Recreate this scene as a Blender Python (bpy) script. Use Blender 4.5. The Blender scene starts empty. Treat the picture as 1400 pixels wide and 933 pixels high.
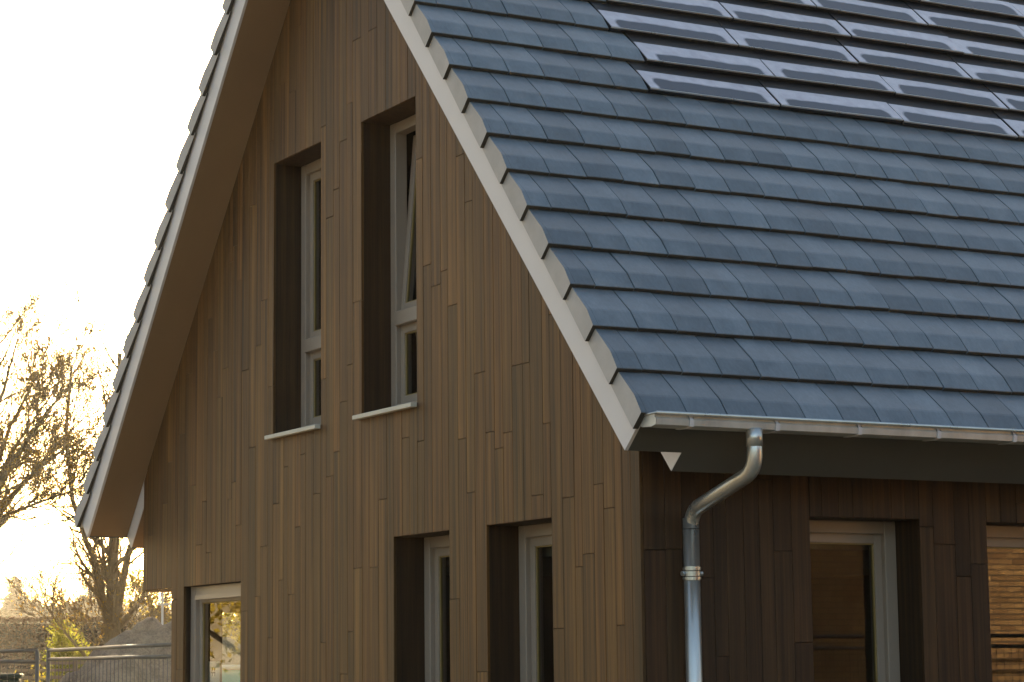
import bpy, bmesh, math, random
from mathutils import Vector, Matrix
rad = math.radians
random.seed(7)
scene = bpy.context.scene
col = scene.collection

# ------------------------------------------------------------------ camera
CAM = Vector((10.807, -6.829, 1.6))
FW = Vector((-0.86458666, 0.48315833, 0.13801422))
RT = Vector((0.48643604, 0.87364469, -0.01117709))
UP = Vector((0.1259757, -0.05747153, 0.99036718))
cd = bpy.data.cameras.new('camera')
cam = bpy.data.objects.new('camera', cd)
col.objects.link(cam)
cd.sensor_width = 36.0
cd.lens = 82.09
cd.clip_end = 5000
M4 = Matrix((RT, UP, -FW)).transposed().to_4x4()
M4.translation = CAM
cam.matrix_world = M4
scene.camera = cam

# ------------------------------------------------------------------ sky, sun, exposure
SUN_AZ, SUN_EL = 159.7, 8.67           # degrees counter-clockwise from +X, above horizon
SKY_STRENGTH, SUN_STRENGTH, EXPOSURE = 0.12, 4.5, 1.9
world = bpy.data.worlds.new('World')
scene.world = world
world.use_nodes = True
wn = world.node_tree
for n in list(wn.nodes):
    wn.nodes.remove(n)
sky = wn.nodes.new('ShaderNodeTexSky')
sky.sky_type = 'NISHITA'
sky.sun_disc = False
sky.sun_elevation = rad(SUN_EL)
sky.sun_rotation = rad(90 - SUN_AZ)
sky.air_density = 1.0
sky.dust_density = 4.0
sky.ozone_density = 0.8
bg = wn.nodes.new('ShaderNodeBackground')
bg.inputs['Strength'].default_value = SKY_STRENGTH
wo = wn.nodes.new('ShaderNodeOutputWorld')
wn.links.new(sky.outputs[0], bg.inputs[0])
wn.links.new(bg.outputs[0], wo.inputs[0])
sl = bpy.data.lights.new('sun', 'SUN')
sl.energy = SUN_STRENGTH
sl.angle = rad(0.5)
sl.color = (1.0, 0.80, 0.52)
sun = bpy.data.objects.new('sun', sl)
col.objects.link(sun)
sd = Vector((math.cos(rad(SUN_AZ)) * math.cos(rad(SUN_EL)), math.sin(rad(SUN_AZ)) * math.cos(rad(SUN_EL)), math.sin(rad(SUN_EL))))
sun.rotation_euler = sd.to_track_quat('Z', 'Y').to_euler()
sun.location = sd * 60
scene.view_settings.view_transform = 'Standard'
scene.view_settings.look = 'None'
scene.view_settings.exposure = EXPOSURE
scene.view_settings.gamma = 1.0
scene.view_settings.use_curve_mapping = False
scene.cycles.use_denoising = True
scene.cycles.max_bounces = 10
scene.cycles.transparent_max_bounces = 16
scene.cycles.sample_clamp_indirect = 6.0
try:
    scene.cycles.volume_bounces = 0
except Exception:
    pass


# ------------------------------------------------------------------ material helpers
class NT:
    def __init__(self, name):
        self.m = bpy.data.materials.new(name)
        self.m.use_nodes = True
        self.t = self.m.node_tree
        self.b = self.t.nodes['Principled BSDF']
        self.out = self.t.nodes['Material Output']

    def n(self, typ, **kw):
        nd = self.t.nodes.new(typ)
        for k, v in kw.items():
            setattr(nd, k, v)
        return nd

    def l(self, a, b):
        self.t.links.new(a, b)

    def val(self, sock, v):
        sock.default_value = v

    def math(self, op, a, b=None, clamp=False):
        nd = self.n('ShaderNodeMath', operation=op)
        nd.use_clamp = clamp
        for i, v in enumerate((a, b)):
            if v is None:
                continue
            if hasattr(v, 'is_output'):
                self.l(v, nd.inputs[i])
            else:
                nd.inputs[i].default_value = v
        return nd.outputs[0]

    def noise(self, vec, scale, detail=4, rough=0.55, dist=0.0):
        nd = self.n('ShaderNodeTexNoise')
        nd.inputs['Scale'].default_value = scale
        nd.inputs['Detail'].default_value = detail
        nd.inputs['Roughness'].default_value = rough
        nd.inputs['Distortion'].default_value = dist
        self.l(vec, nd.inputs['Vector'])
        return nd.outputs['Fac']

    def ramp(self, fac, stops):
        nd = self.n('ShaderNodeValToRGB')
        el = nd.color_ramp.elements
        while len(el) < len(stops):
            el.new(0.5)
        for e, (p, c) in zip(el, stops):
            e.position = p
            e.color = (*c, 1) if len(c) == 3 else c
        self.l(fac, nd.inputs[0])
        return nd.outputs[0]

    def mix(self, fac, a, b, mode='MIX'):
        nd = self.n('ShaderNodeMix', data_type='RGBA', blend_type=mode)
        for s, v in ((nd.inputs[0], fac), (nd.inputs[6], a), (nd.inputs[7], b)):
            if hasattr(v, 'is_output'):
                self.l(v, s)
            elif isinstance(v, (int, float)):
                s.default_value = v
            else:
                s.default_value = (*v, 1)
        return nd.outputs[2]

    def bump(self, h, strength, dist):
        nd = self.n('ShaderNodeBump')
        nd.inputs['Strength'].default_value = strength
        nd.inputs['Distance'].default_value = dist
        self.l(h, nd.inputs['Height'])
        self.l(nd.outputs[0], self.b.inputs['Normal'])

    def objcoord(self):
        return self.n('ShaderNodeTexCoord').outputs['Object']

    def worldpos(self):
        return self.n('ShaderNodeNewGeometry').outputs['Position']

    def rnd(self):
        return self.n('ShaderNodeObjectInfo').outputs['Random']

    def vmap(self, vec, scale, loc=None):
        nd = self.n('ShaderNodeMapping')
        nd.inputs['Scale'].default_value = scale
        self.l(vec, nd.inputs['Vector'])
        if loc is not None:
            self.l(loc, nd.inputs['Location'])
        return nd.outputs[0]

    def comb(self, x, y, z):
        nd = self.n('ShaderNodeCombineXYZ')
        for i, v in enumerate((x, y, z)):
            if hasattr(v, 'is_output'):
                self.l(v, nd.inputs[i])
            else:
                nd.inputs[i].default_value = v
        return nd.outputs[0]


def plain(name, c, rough=0.6, metal=0.0, var=0.12, scale=6.0, bump=0.0):
    k = NT(name)
    f = k.noise(k.worldpos(), scale, 5)
    cc = k.ramp(f, [(0.25, tuple(x * (1 - var) for x in c)), (0.75, tuple(min(1, x * (1 + var)) for x in c))])
    k.l(cc, k.b.inputs['Base Color'])
    k.b.inputs['Roughness'].default_value = rough
    k.b.inputs['Metallic'].default_value = metal
    if bump:
        k.bump(k.noise(k.worldpos(), scale * 8, 4), bump, 0.01)
    return k.m


def wood(name, base, spread=1.0):
    k = NT(name)
    r = k.rnd()
    r2 = k.math('FRACT', k.math('MULTIPLY', r, 17.31))
    r3 = k.math('FRACT', k.math('MULTIPLY', r, 53.7))
    oc = k.objcoord()
    off = k.comb(k.math('MULTIPLY', r, 37.0), k.math('MULTIPLY', r2, 11.0), k.math('MULTIPLY', r3, 90.0))
    v1 = k.vmap(oc, (26, 26, 0.35), off)
    v2 = k.vmap(oc, (80, 80, 1.6), off)
    v3 = k.vmap(oc, (7, 7, 0.9), off)
    strip = k.noise(v1, 1.0, 2, 0.5)
    fine = k.noise(v2, 1.0, 3, 0.6)
    blot = k.noise(v3, 1.0, 4, 0.55)
    tone = k.math('ADD', k.math('MULTIPLY', strip, 0.55), k.math('ADD', k.math('MULTIPLY', fine, 0.35), k.math('MULTIPLY', blot, 0.25)))
    b = Vector(base)
    cc = k.ramp(tone, [(0.40, tuple(b * 0.42)), (0.57, tuple(b)), (0.74, tuple(b * 1.85))])
    # every plank has its own shade: some redder, some greyer
    pl = k.math('ADD', k.math('MULTIPLY', k.math('SUBTRACT', r2, 0.5), 0.5 * spread), 1.0)
    cc = k.mix(1.0, cc, k.comb(pl, pl, pl), 'MULTIPLY')
    hue = k.ramp(r3, [(0.0, (1.05, 0.98, 0.92)), (0.45, (1, 1, 1)), (0.8, (1.0, 1.02, 1.0)), (1.0, (0.94, 1.01, 1.04))])
    cc = k.mix(1.0, cc, hue, 'MULTIPLY')
    k.l(cc, k.b.inputs['Base Color'])
    k.b.inputs['Roughness'].default_value = 0.62
    k.b.inputs['Specular IOR Level'].default_value = 0.35
    k.bump(fine, 0.25, 0.002)
    return k.m


def tile_mat():
    k = NT('slate_tile')
    r = k.rnd()
    r2 = k.math('FRACT', k.math('MULTIPLY', r, 23.7))
    oc = k.objcoord()
    off = k.comb(k.math('MULTIPLY', r, 40.0), k.math('MULTIPLY', r2, 40.0), 0.0)
    f = k.noise(k.vmap(oc, (5, 3, 5), off), 1.0, 5, 0.6)
    g = k.noise(k.vmap(oc, (60, 25, 60), off), 1.0, 3, 0.6)
    t = k.math('ADD', k.math('MULTIPLY', f, 0.7), k.math('MULTIPLY', g, 0.3))
    cc = k.ramp(t, [(0.32, (0.100, 0.121, 0.144)), (0.55, (0.152, 0.179, 0.208)), (0.75, (0.218, 0.243, 0.270))])
    pl = k.math('ADD', k.math('MULTIPLY', k.math('SUBTRACT', r2, 0.5), 0.35), 1.0)
    cc = k.mix(1.0, cc, k.comb(pl, pl, pl), 'MULTIPLY')
    k.l(cc, k.b.inputs['Base Color'])
    rr = k.math('ADD', k.math('MULTIPLY', f, 0.22), 0.28)
    k.l(rr, k.b.inputs['Roughness'])
    k.b.inputs['Specular IOR Level'].default_value = 0.5
    k.bump(k.noise(k.vmap(oc, (140, 140, 140), off), 1.0, 3, 0.6), 0.12, 0.002)
    return k.m


def solar_mat():
    """dark glass with a film of dew that has dried off in a rounded patch on the lower half"""
    k = NT('solar_glass')
    r = k.rnd()
    oc = k.objcoord()
    sep = k.n('ShaderNodeSeparateXYZ')
    k.l(oc, sep.inputs[0])
    X, Y = sep.outputs[0], sep.outputs[1]
    off = k.comb(k.math('MULTIPLY', r, 50.0), k.math('MULTIPLY', r, 21.0), 0.0)
    wob = k.math('MULTIPLY', k.math('SUBTRACT', k.noise(k.vmap(oc, (2.2, 2.2, 1), off), 1.0, 3, 0.6), 0.5), 0.10)
    # rounded box: centre (0.53, 0.065), half size (0.40, 0.055)
    dx = k.math('MAXIMUM', k.math('SUBTRACT', k.math('ABSOLUTE', k.math('SUBTRACT', X, k.math('ADD', 0.48, k.math('MULTIPLY', k.math('FRACT', k.math('MULTIPLY', r, 31.3)), 0.06)))), 0.375), 0.0)
    dy = k.math('MAXIMUM', k.math('SUBTRACT', k.math('ABSOLUTE', k.math('SUBTRACT', Y, 0.036)), k.math('ADD', k.math('MULTIPLY', k.math('FRACT', k.math('MULTIPLY', r, 7.7)), 0.05), 0.012)), 0.0)
    d = k.math('SQRT', k.math('ADD', k.math('MULTIPLY', dx, dx), k.math('MULTIPLY', dy, dy)))
    d = k.math('ADD', d, wob)
    mask = k.n('ShaderNodeMapRange', interpolation_type='SMOOTHSTEP')
    k.l(d, mask.inputs[0])
    mask.inputs[1].default_value = 0.046
    mask.inputs[2].default_value = 0.072
    mk = mask.outputs[0]
    grain = k.noise(k.vmap(oc, (300, 300, 300), off), 1.0, 2, 0.6)
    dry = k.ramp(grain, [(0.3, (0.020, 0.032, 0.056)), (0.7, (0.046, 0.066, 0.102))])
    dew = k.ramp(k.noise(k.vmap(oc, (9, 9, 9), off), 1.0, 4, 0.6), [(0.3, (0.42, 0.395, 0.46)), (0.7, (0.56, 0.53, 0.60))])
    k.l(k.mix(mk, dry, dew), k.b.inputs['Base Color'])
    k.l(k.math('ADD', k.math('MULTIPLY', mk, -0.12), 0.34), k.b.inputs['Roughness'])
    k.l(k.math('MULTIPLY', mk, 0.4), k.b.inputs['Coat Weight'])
    k.b.inputs['Specular IOR Level'].default_value = 0.3
    k.b.inputs['Coat Roughness'].default_value = 0.12
    return k.m


def glass_mat(name, tint=(0.86, 0.92, 0.90), refl=1.0, clear=1.0):
    k = NT(name)
    k.t.nodes.remove(k.b)
    fr = k.n('ShaderNodeFresnel')
    fr.inputs['IOR'].default_value = 1.62
    gl = k.n('ShaderNodeBsdfGlossy')
    gl.inputs['Roughness'].default_value = 0.0
    tr = k.n('ShaderNodeBsdfTransparent')
    tr.inputs['Color'].default_value = (*tint, 1)
    mx = k.n('ShaderNodeMixShader')
    k.l(k.math('MULTIPLY', fr.outputs[0], 1.25 * refl, True), mx.inputs[0])
    k.l(tr.outputs[0], mx.inputs[1])
    k.l(gl.outputs[0], mx.inputs[2])
    k.l(mx.outputs[0], k.out.inputs['Surface'])
    return k.m


def leaf_mat(name, c1, c2, trans=0.5):
    k = NT(name)
    k.t.nodes.remove(k.b)
    f = k.noise(k.worldpos(), 2.2, 4, 0.7)
    cc = k.ramp(f, [(0.3, c1), (0.7, c2)])
    d = k.n('ShaderNodeBsdfDiffuse')
    t = k.n('ShaderNodeBsdfTranslucent')
    k.l(cc, d.inputs[0])
    k.l(cc, t.inputs[0])
    mx = k.n('ShaderNodeMixShader')
    mx.inputs[0].default_value = trans
    k.l(d.outputs[0], mx.inputs[1])
    k.l(t.outputs[0], mx.inputs[2])
    k.l(mx.outputs[0], k.out.inputs['Surface'])
    return k.m


def brick_wall_mat():
    k = NT('brick_courses')
    bt = k.n('ShaderNodeTexBrick')
    sep = k.n('ShaderNodeSeparateXYZ')
    k.l(k.worldpos(), sep.inputs[0])
    k.l(k.comb(k.math('ADD', sep.outputs[0], sep.outputs[1]), sep.outputs[2], 0.0), bt.inputs['Vector'])
    bt.inputs['Scale'].default_value = 1.0
    bt.inputs['Brick Width'].default_value = 0.21
    bt.inputs['Row Height'].default_value = 0.0625
    bt.inputs['Mortar Size'].default_value = 0.008
    bt.inputs['Color1'].default_value = (0.50, 0.30, 0.13, 1)
    bt.inputs['Color2'].default_value = (0.26, 0.14, 0.06, 1)
    bt.inputs['Mortar'].default_value = (0.12, 0.08, 0.05, 1)
    k.l(bt.outputs[0], k.b.inputs['Base Color'])
    k.b.inputs['Roughness'].default_value = 0.85
    k.bump(bt.outputs['Fac'], -0.4, 0.01)
    return k.m


def zinc_mat(name='weathered_zinc', metal=0.8, r0=0.2):
    k = NT(name)
    v = k.vmap(k.worldpos(), (9, 9, 2.2))
    f = k.noise(v, 1.0, 5, 0.6)
    k.l(k.ramp(f, [(0.25, (0.50, 0.49, 0.46)), (0.75, (0.70, 0.68, 0.64))]), k.b.inputs['Base Color'])
    k.b.inputs['Metallic'].default_value = metal
    k.l(k.math('ADD', k.math('MULTIPLY', f, 0.2), r0), k.b.inputs['Roughness'])
    return k.m


def bark_mat():
    k = NT('bark')
    v = k.vmap(k.worldpos(), (14, 14, 3))
    f = k.noise(v, 1.0, 5, 0.65)
    k.l(k.ramp(f, [(0.3, (0.10, 0.07, 0.035)), (0.7, (0.26, 0.19, 0.10))]), k.b.inputs['Base Color'])
    k.b.inputs['Roughness'].default_value = 0.9
    k.bump(f, 0.5, 0.02)
    return k.m


def sand_mat():
    k = NT('loose_sand')
    f = k.noise(k.worldpos(), 1.6, 8, 0.7)
    g = k.noise(k.worldpos(), 30, 4, 0.7)
    t = k.math('ADD', k.math('MULTIPLY', f, 0.7), k.math('MULTIPLY', g, 0.3))
    k.l(k.ramp(t, [(0.38, (0.15, 0.105, 0.07)), (0.62, (0.42, 0.31, 0.22))]), k.b.inputs['Base Color'])
    k.b.inputs['Roughness'].default_value = 0.95
    k.bump(t, 1.0, 0.15)
    return k.m


def ground_mat():
    k = NT('sandy_ground')
    f = k.noise(k.worldpos(), 0.12, 8, 0.65)
    g = k.noise(k.worldpos(), 4.0, 6, 0.7)
    t = k.math('ADD', k.math('MULTIPLY', f, 0.6), k.math('MULTIPLY', g, 0.4))
    k.l(k.ramp(t, [(0.35, (0.10, 0.10, 0.045)), (0.5, (0.22, 0.17, 0.10)), (0.65, (0.34, 0.27, 0.19))]), k.b.inputs['Base Color'])
    k.b.inputs['Roughness'].default_value = 0.95
    k.bump(g, 0.6, 0.05)
    return k.m


M = dict(
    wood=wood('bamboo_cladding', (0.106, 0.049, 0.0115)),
    soffit=plain('soffit_panel', (0.27, 0.165, 0.085), 0.7, 0, 0.10, 1.5),
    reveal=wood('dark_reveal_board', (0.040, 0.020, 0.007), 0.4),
    wood_dark=wood('dark_side_cladding', (0.046, 0.022, 0.008)),  # side wall planks, darker base colour than the gable cladding
    tile=tile_mat(),
    flange=plain('verge_flange_grey', (0.44, 0.405, 0.38), 0.7, 0, 0.14, 5, 0.15),
    white=plain('off_white_paint', (0.68, 0.635, 0.63), 0.5, 0, 0.05, 2),
    fascia=plain('dark_grey_paint', (0.088, 0.084, 0.072), 0.6, 0, 0.06, 2),
    frame=plain('window_frame_paint', (0.33, 0.265, 0.21), 0.4, 0, 0.04, 3),
    sill=plain('pale_sill', (0.62, 0.57, 0.47), 0.6, 0, 0.08, 6),
    gasket=plain('brass_gasket', (0.30, 0.21, 0.07), 0.5, 0, 0.05, 3),
    glass=glass_mat('window_glass'),
    dark=plain('dark_membrane', (0.012, 0.010, 0.008), 0.9),
    lip=plain('tile_underside', (0.050, 0.042, 0.032), 0.8),
    black=plain('black_plastic', (0.012, 0.013, 0.015), 0.5),
    solar=solar_mat(),
    zinc=zinc_mat(),
    gutter_zinc=zinc_mat('dull_gutter_zinc', 0.45, 0.36),
    inner=plain('interior_plaster', (0.13, 0.105, 0.07), 0.9),
    bark=bark_mat(),
    leaf_gold=leaf_mat('golden_leaf', (0.27, 0.155, 0.022), (0.46, 0.30, 0.05), 0.62),
    leaf_yellow=leaf_mat('yellow_leaf', (0.34, 0.26, 0.03), (0.55, 0.42, 0.06), 0.6),
    leaf_green=leaf_mat('yellow_green_leaf', (0.17, 0.18, 0.02), (0.36, 0.34, 0.04), 0.6),
    needle=leaf_mat('conifer_needle', (0.030, 0.040, 0.018), (0.065, 0.075, 0.032), 0.25),
    beech=leaf_mat('brown_beech_leaf', (0.07, 0.042, 0.028), (0.17, 0.105, 0.065), 0.25),
    sand=sand_mat(),
    ground=ground_mat(),
    steel=plain('galvanised_steel', (0.13, 0.115, 0.10), 0.55, 0.25, 0.15, 9),
    timber=plain('weathered_timber', (0.28, 0.20, 0.12), 0.8, 0, 0.25, 9),
    teal=plain('teal_paint', (0.06, 0.40, 0.32), 0.5, 0, 0.15, 5),
    paper=plain('white_paper', (0.72, 0.74, 0.72), 0.7, 0, 0.03, 3),
    ink=plain('black_ink', (0.015, 0.015, 0.015), 0.6),
    concrete=plain('concrete', (0.32, 0.31, 0.29), 0.9, 0, 0.15, 8),
    green_box=plain('dark_green_plastic', (0.02, 0.035, 0.02), 0.5),
    brick=brick_wall_mat(),
    clay=plain('dark_roof_clay', (0.10, 0.055, 0.04), 0.8, 0, 0.2, 6),
    pole=plain('pale_pole_paint', (0.55, 0.53, 0.50), 0.5, 0.2, 0.08, 5),
    seam=plain('dark_seam', (0.05, 0.05, 0.05), 0.7),
)


# ------------------------------------------------------------------ mesh helpers
class MB:
    def __init__(self):
        self.v, self.f, self.m = [], [], []

    def poly(self, pts, mi=0):
        i = len(self.v)
        self.v += [tuple(p) for p in pts]
        self.f.append(tuple(range(i, i + len(pts))))
        self.m.append(mi)

    def hexa(self, p, mi=0):
        """8 points: bottom 0-3 counter-clockwise seen from above, top 4-7"""
        i = len(self.v)
        self.v += [tuple(q) for q in p]
        for q in ((3, 2, 1, 0), (4, 5, 6, 7), (0, 1, 5, 4), (1, 2, 6, 5), (2, 3, 7, 6), (3, 0, 4, 7)):
            self.f.append(tuple(i + x for x in q))
            self.m.append(mi)

    def box(self, x0, x1, y0, y1, z0, z1, mi=0):
        self.hexa([(x0, y0, z0), (x1, y0, z0), (x1, y1, z0), (x0, y1, z0), (x0, y0, z1), (x1, y0, z1), (x1, y1, z1), (x0, y1, z1)], mi)

    def extrude(self, prof, x0, x1, axis='x', mi=0, mis=None):
        """closed profile of (b, c); axis x: point = (t, b, c); axis y: point = (b, t, c)"""
        i = len(self.v)
        n = len(prof)
        for t in (x0, x1):
            for b, c in prof:
                self.v.append((t, b, c) if axis == 'x' else (b, t, c))
        for k in range(n):
            j = (k + 1) % n
            q = (i + k, i + j, i + n + j, i + n + k)
            self.f.append(q if axis == 'x' else q[::-1])
            self.m.append(mis[k] if mis else mi)
        a = tuple(i + k for k in range(n))
        b = tuple(i + n + k for k in range(n))
        if axis == 'x':
            self.f += [a[::-1], b]
        else:
            self.f += [a, b[::-1]]
        self.m += [mi, mi]

    def tube(self, pts, rads, sides=8, mi=0, cap=True):
        pts = [Vector(p) for p in pts]
        i = len(self.v)
        ref = None
        n = len(pts)
        for k, p in enumerate(pts):
            d = (pts[min(k + 1, n - 1)] - pts[max(k - 1, 0)])
            if d.length < 1e-9:
                d = Vector((0, 0, 1))
            d.normalize()
            if ref is None:
                ref = d.orthogonal().normalized()
            ref = (ref - d * ref.dot(d))
            if ref.length < 1e-6:
                ref = d.orthogonal()
            ref.normalize()
            b = d.cross(ref)
            r = rads[k] if isinstance(rads, (list, tuple)) else rads
            for s in range(sides):
                an = 2 * math.pi * s / sides
                self.v.append(tuple(p + (ref * math.cos(an) + b * math.sin(an)) * r))
        for k in range(n - 1):
            for s in range(sides):
                t = (s + 1) % sides
                self.f.append((i + k * sides + s, i + k * sides + t, i + (k + 1) * sides + t, i + (k + 1) * sides + s))
                self.m.append(mi)
        if cap:
            self.f.append(tuple(i + s for s in range(sides))[::-1])
            self.f.append(tuple(i + (n - 1) * sides + s for s in range(sides)))
            self.m += [mi, mi]

    def mesh(self, name, mats, smooth=False):
        me = bpy.data.meshes.new(name)
        me.from_pydata(self.v, [], self.f)
        for m in (mats if isinstance(mats, (list, tuple)) else [mats]):
            me.materials.append(m)
        me.polygons.foreach_set('material_index', self.m)
        if smooth:
            me.polygons.foreach_set('use_smooth', [True] * len(me.polygons))
        me.update()
        return me

    def build(self, name, mats, parent=None, smooth=False, loc=None, rotz=0.0):
        return link(name, self.mesh(name, mats, smooth), parent, loc, rotz)


def link(name, me, parent=None, loc=None, rotz=0.0, mat=None):
    o = bpy.data.objects.new(name, me)
    col.objects.link(o)
    if parent is not None:
        o.parent = parent
    if mat is not None:
        o.matrix_local = mat
    else:
        if loc is not None:
            o.location = loc
        o.rotation_euler = (0, 0, rotz)
    return o


def thing(name, label, cat, loc=(0, 0, 0), rotz=0.0, group=None):
    o = link(name, None, None, loc, rotz)
    o['label'] = label
    o['category'] = cat
    if group:
        o['group'] = group
    return o


def tag(o, label, cat, group=None):
    o['label'] = label
    o['category'] = cat
    if group:
        o['group'] = group
    return o


def bevel(o, w, seg=1):
    md = o.modifiers.new('bevel', 'BEVEL')
    md.width = w
    md.segments = seg
    md.limit_method = 'ANGLE'
    md.angle_limit = rad(40)


# ------------------------------------------------------------------ ground
g = MB()
g.poly([(-1500, -1500, 0), (1500, -1500, 0), (1500, 1500, 0), (-1500, 1500, 0)])
gr = g.build('ground', M['ground'])
gr['kind'] = 'structure'

# ------------------------------------------------------------------ house dimensions
W = 7.761
L = 13.0
A = 0.8390
CA, SA, TA = math.cos(A), math.sin(A), math.tan(A)
OH = 0.357
XE, ZE = 0.649, 2.895            # lip of the lowest tile row
GAUGE, TW = 0.350, 0.255
BX, BZ = 0.412, 2.718            # lower tip of the bargeboard
TX, TZ = 0.314, 2.623            # lower tip of the thick roof body
RX = -W / 2


def soff(x):                      # underside of the verge overhang over the gable
    d = x if x > RX else -W - x
    return BZ + (BX - d) * TA


def thick(x):
    d = x if x > RX else -W - x
    return TZ + (TX - d) * TA


house = thing('timber_clad_house', 'steep gabled house clad in brown vertical planks, slate-grey tiled roof with solar tiles', 'house')

# openings  (a0, a1, z0, z1)
U1 = (-5.045, -4.199, 3.31, 5.353)
U2 = (-3.526, -2.690, 3.31, 5.353)
L1 = (-3.042, -2.253, 0.15, 2.453)
L2 = (-1.760, -0.966, 0.15, 2.455)
C1 = (-6.830, -5.653, 0.15, 2.258)
S1 = (1.141, 1.932, 0.15, 2.427)
S2 = (2.440, 3.240, 0.15, 2.420)
S3 = (5.6, 7.2, 0.15, 2.42)
S4 = (9.4, 10.2, 0.15, 2.42)
LOWX = -7.095                     # the ground floor stops here, upper floor overhangs
LOWZ = 2.258


# ------------------------------------------------------------------ planks
def split(a, b, target, rnd):
    n = max(1, round((b - a) / target))
    ws = [rnd.uniform(0.75, 1.3) for _ in range(n)]
    s = sum(ws)
    out, x = [a], a
    for w in ws[:-1]:
        x += w / s * (b - a)
        out.append(x)
    return out + [b]


def plank(parent, T, x0, x1, b0, b1, t0, t1, m):
    """board with outline (x0,b0)-(x1,b1)-(x1,t1)-(x0,t0), chamfered long edges, front at depth d"""
    rnd = plank.rnd
    gp = 0.0011
    x0 += gp
    x1 -= gp
    b0 += gp
    b1 += gp
    t0 -= gp
    t1 -= gp
    w = x1 - x0
    d = rnd.uniform(-0.0012, 0.0008)
    c = 0.0020
    ox, oz = x0, min(b0, b1)
    mb = MB()
    ring = [(0, b0 - oz), (w, b1 - oz), (w, t1 - oz), (0, t0 - oz)]
    inn = [(c, b0 - oz + c), (w - c, b1 - oz + c), (w - c, t1 - oz - c), (c, t0 - oz - c)]
    mb.v = [(x, d, z) for x, z in inn] + [(x, d + c, z) for x, z in ring] + [(x, 0.018, z) for x, z in ring]
    mb.f = [(0, 1, 2, 3)]
    for k in range(4):
        j = (k + 1) % 4
        mb.f.append((4 + k, 4 + j, j, k))
        mb.f.append((8 + k, 8 + j, 4 + j, 4 + k))
    mb.m = [0] * len(mb.f)
    loc, rz = T(ox, 0, oz)
    return mb.build('plank', m, parent, False, loc, rz)


plank.rnd = random.Random(11)


def T_gable(a, d, z):
    return Vector((a, d, z)), 0.0


def T_side(a, d, z):
    return Vector((-d, a, z)), math.pi / 2


def clad(parent, T, cols, openings, bot, top, rnd, m, length=1.85, kink=None):
    for i in range(len(cols) - 1):
        x0, x1 = cols[i], cols[i + 1]
        xm = (x0 + x1) / 2
        lo = bot(xm)
        hi = min(top(x0), top(x1))
        # vertical spans left free by the openings
        cuts = sorted([(o[2], o[3]) for o in openings if o[0] - 1e-4 <= xm <= o[1] + 1e-4])
        spans, z = [], lo
        for a, b in cuts:
            if a > z + 0.02:
                spans.append((z, a, False))
            z = max(z, b)
        spans.append((z, hi, True))
        ph = rnd.uniform(0.05, 1.0) * length
        joints = [lo + ph + k * length for k in range(8)]
        for a, b, last in spans:
            js = [a] + [j + rnd.uniform(-.02, .02) for j in joints if a + 0.10 < j < b - 0.16] + [b]
            for q in range(len(js) - 1):
                e = last and q == len(js) - 2
                if js[q + 1] - js[q] < 0.03 and not e:
                    continue
                plank(parent, T, x0, x1, js[q], js[q], top(x0) if e else js[q + 1], top(x1) if e else js[q + 1], m)


def wall_backing(name, T, u0, u1, openings, bot, top, d0, d1, extra=()):
    """solid wall behind the boards, with real openings"""
    mb = MB()
    xs = sorted(set([u0, u1] + [o[0] for o in openings] + [o[1] for o in openings] + list(extra)))
    xs = [x for x in xs if u0 - 1e-6 <= x <= u1 + 1e-6]
    for i in range(len(xs) - 1):
        a, b = xs[i], xs[i + 1]
        xm = (a + b) / 2
        z = bot(xm)
        cuts = sorted([(o[2], o[3]) for o in openings if o[0] - 1e-4 <= xm <= o[1] + 1e-4])
        spans = []
        for p, q in cuts:
            if p > z + 0.01:
                spans.append((z, z, p, p))
            z = max(z, q)
        spans.append((z, z, top(a), top(b)))
        for za, zb, ta, tb in spans:
            pts = [(a, d0, za), (b, d0, zb), (b, d1, zb), (a, d1, za), (a, d0, ta), (b, d0, tb), (b, d1, tb), (a, d1, ta)]
            mb.hexa([T(*p)[0] for p in pts])
    return mb.build(name, [M['dark']], house)


rb = random.Random(5)
gable_open = [U1, U2, L1, L2, C1]
gbot = lambda x: LOWZ if x < LOWX else 0.02
gtop = lambda x: soff(x) - 0.002
grow = lambda ops: [(o[0] - .0185, o[1] + .0185, o[2] - .0185, o[3] + .0185) for o in ops]
gable = wall_backing('gable_wall', T_gable, -W + 0.02, -0.02, grow(gable_open), lambda x: gbot(x) + 0.02, lambda x: soff(x) - 0.06, 0.019, 0.34, extra=(LOWX, RX))
marks = [-W, LOWX, C1[0], C1[1], U1[0], U1[1], U2[0], L1[0], U2[1], L1[1], L2[0], L2[1], RX, 0.0]
marks = sorted(set(marks))
cols = []
for a, b in zip(marks[:-1], marks[1:]):
    cols += split(a, b, 0.112, rb)[:-1]
cols.append(0.0)
clad(gable, T_gable, cols, gable_open, gbot, gtop, rb, M['wood'])

side_open = [S1, S2, S3, S4]
side = wall_backing('side_wall', T_side, 0.02, L - 0.02, grow(side_open), lambda y: 0.02, lambda y: 2.94, 0.019, 0.34)
marks = [0.022, S1[0], S1[1], S2[0], S2[1], S3[0], S3[1], S4[0], S4[1], L]
cols = []
for a, b in zip(marks[:-1], marks[1:]):
    cols += split(a, b, 0.115 if b < 4 else 0.16, rb)[:-1]
cols.append(L)
clad(side, T_side, cols, side_open, lambda y: 0.02, lambda y: 2.965, rb, M['wood_dark'], 1.85)

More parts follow.
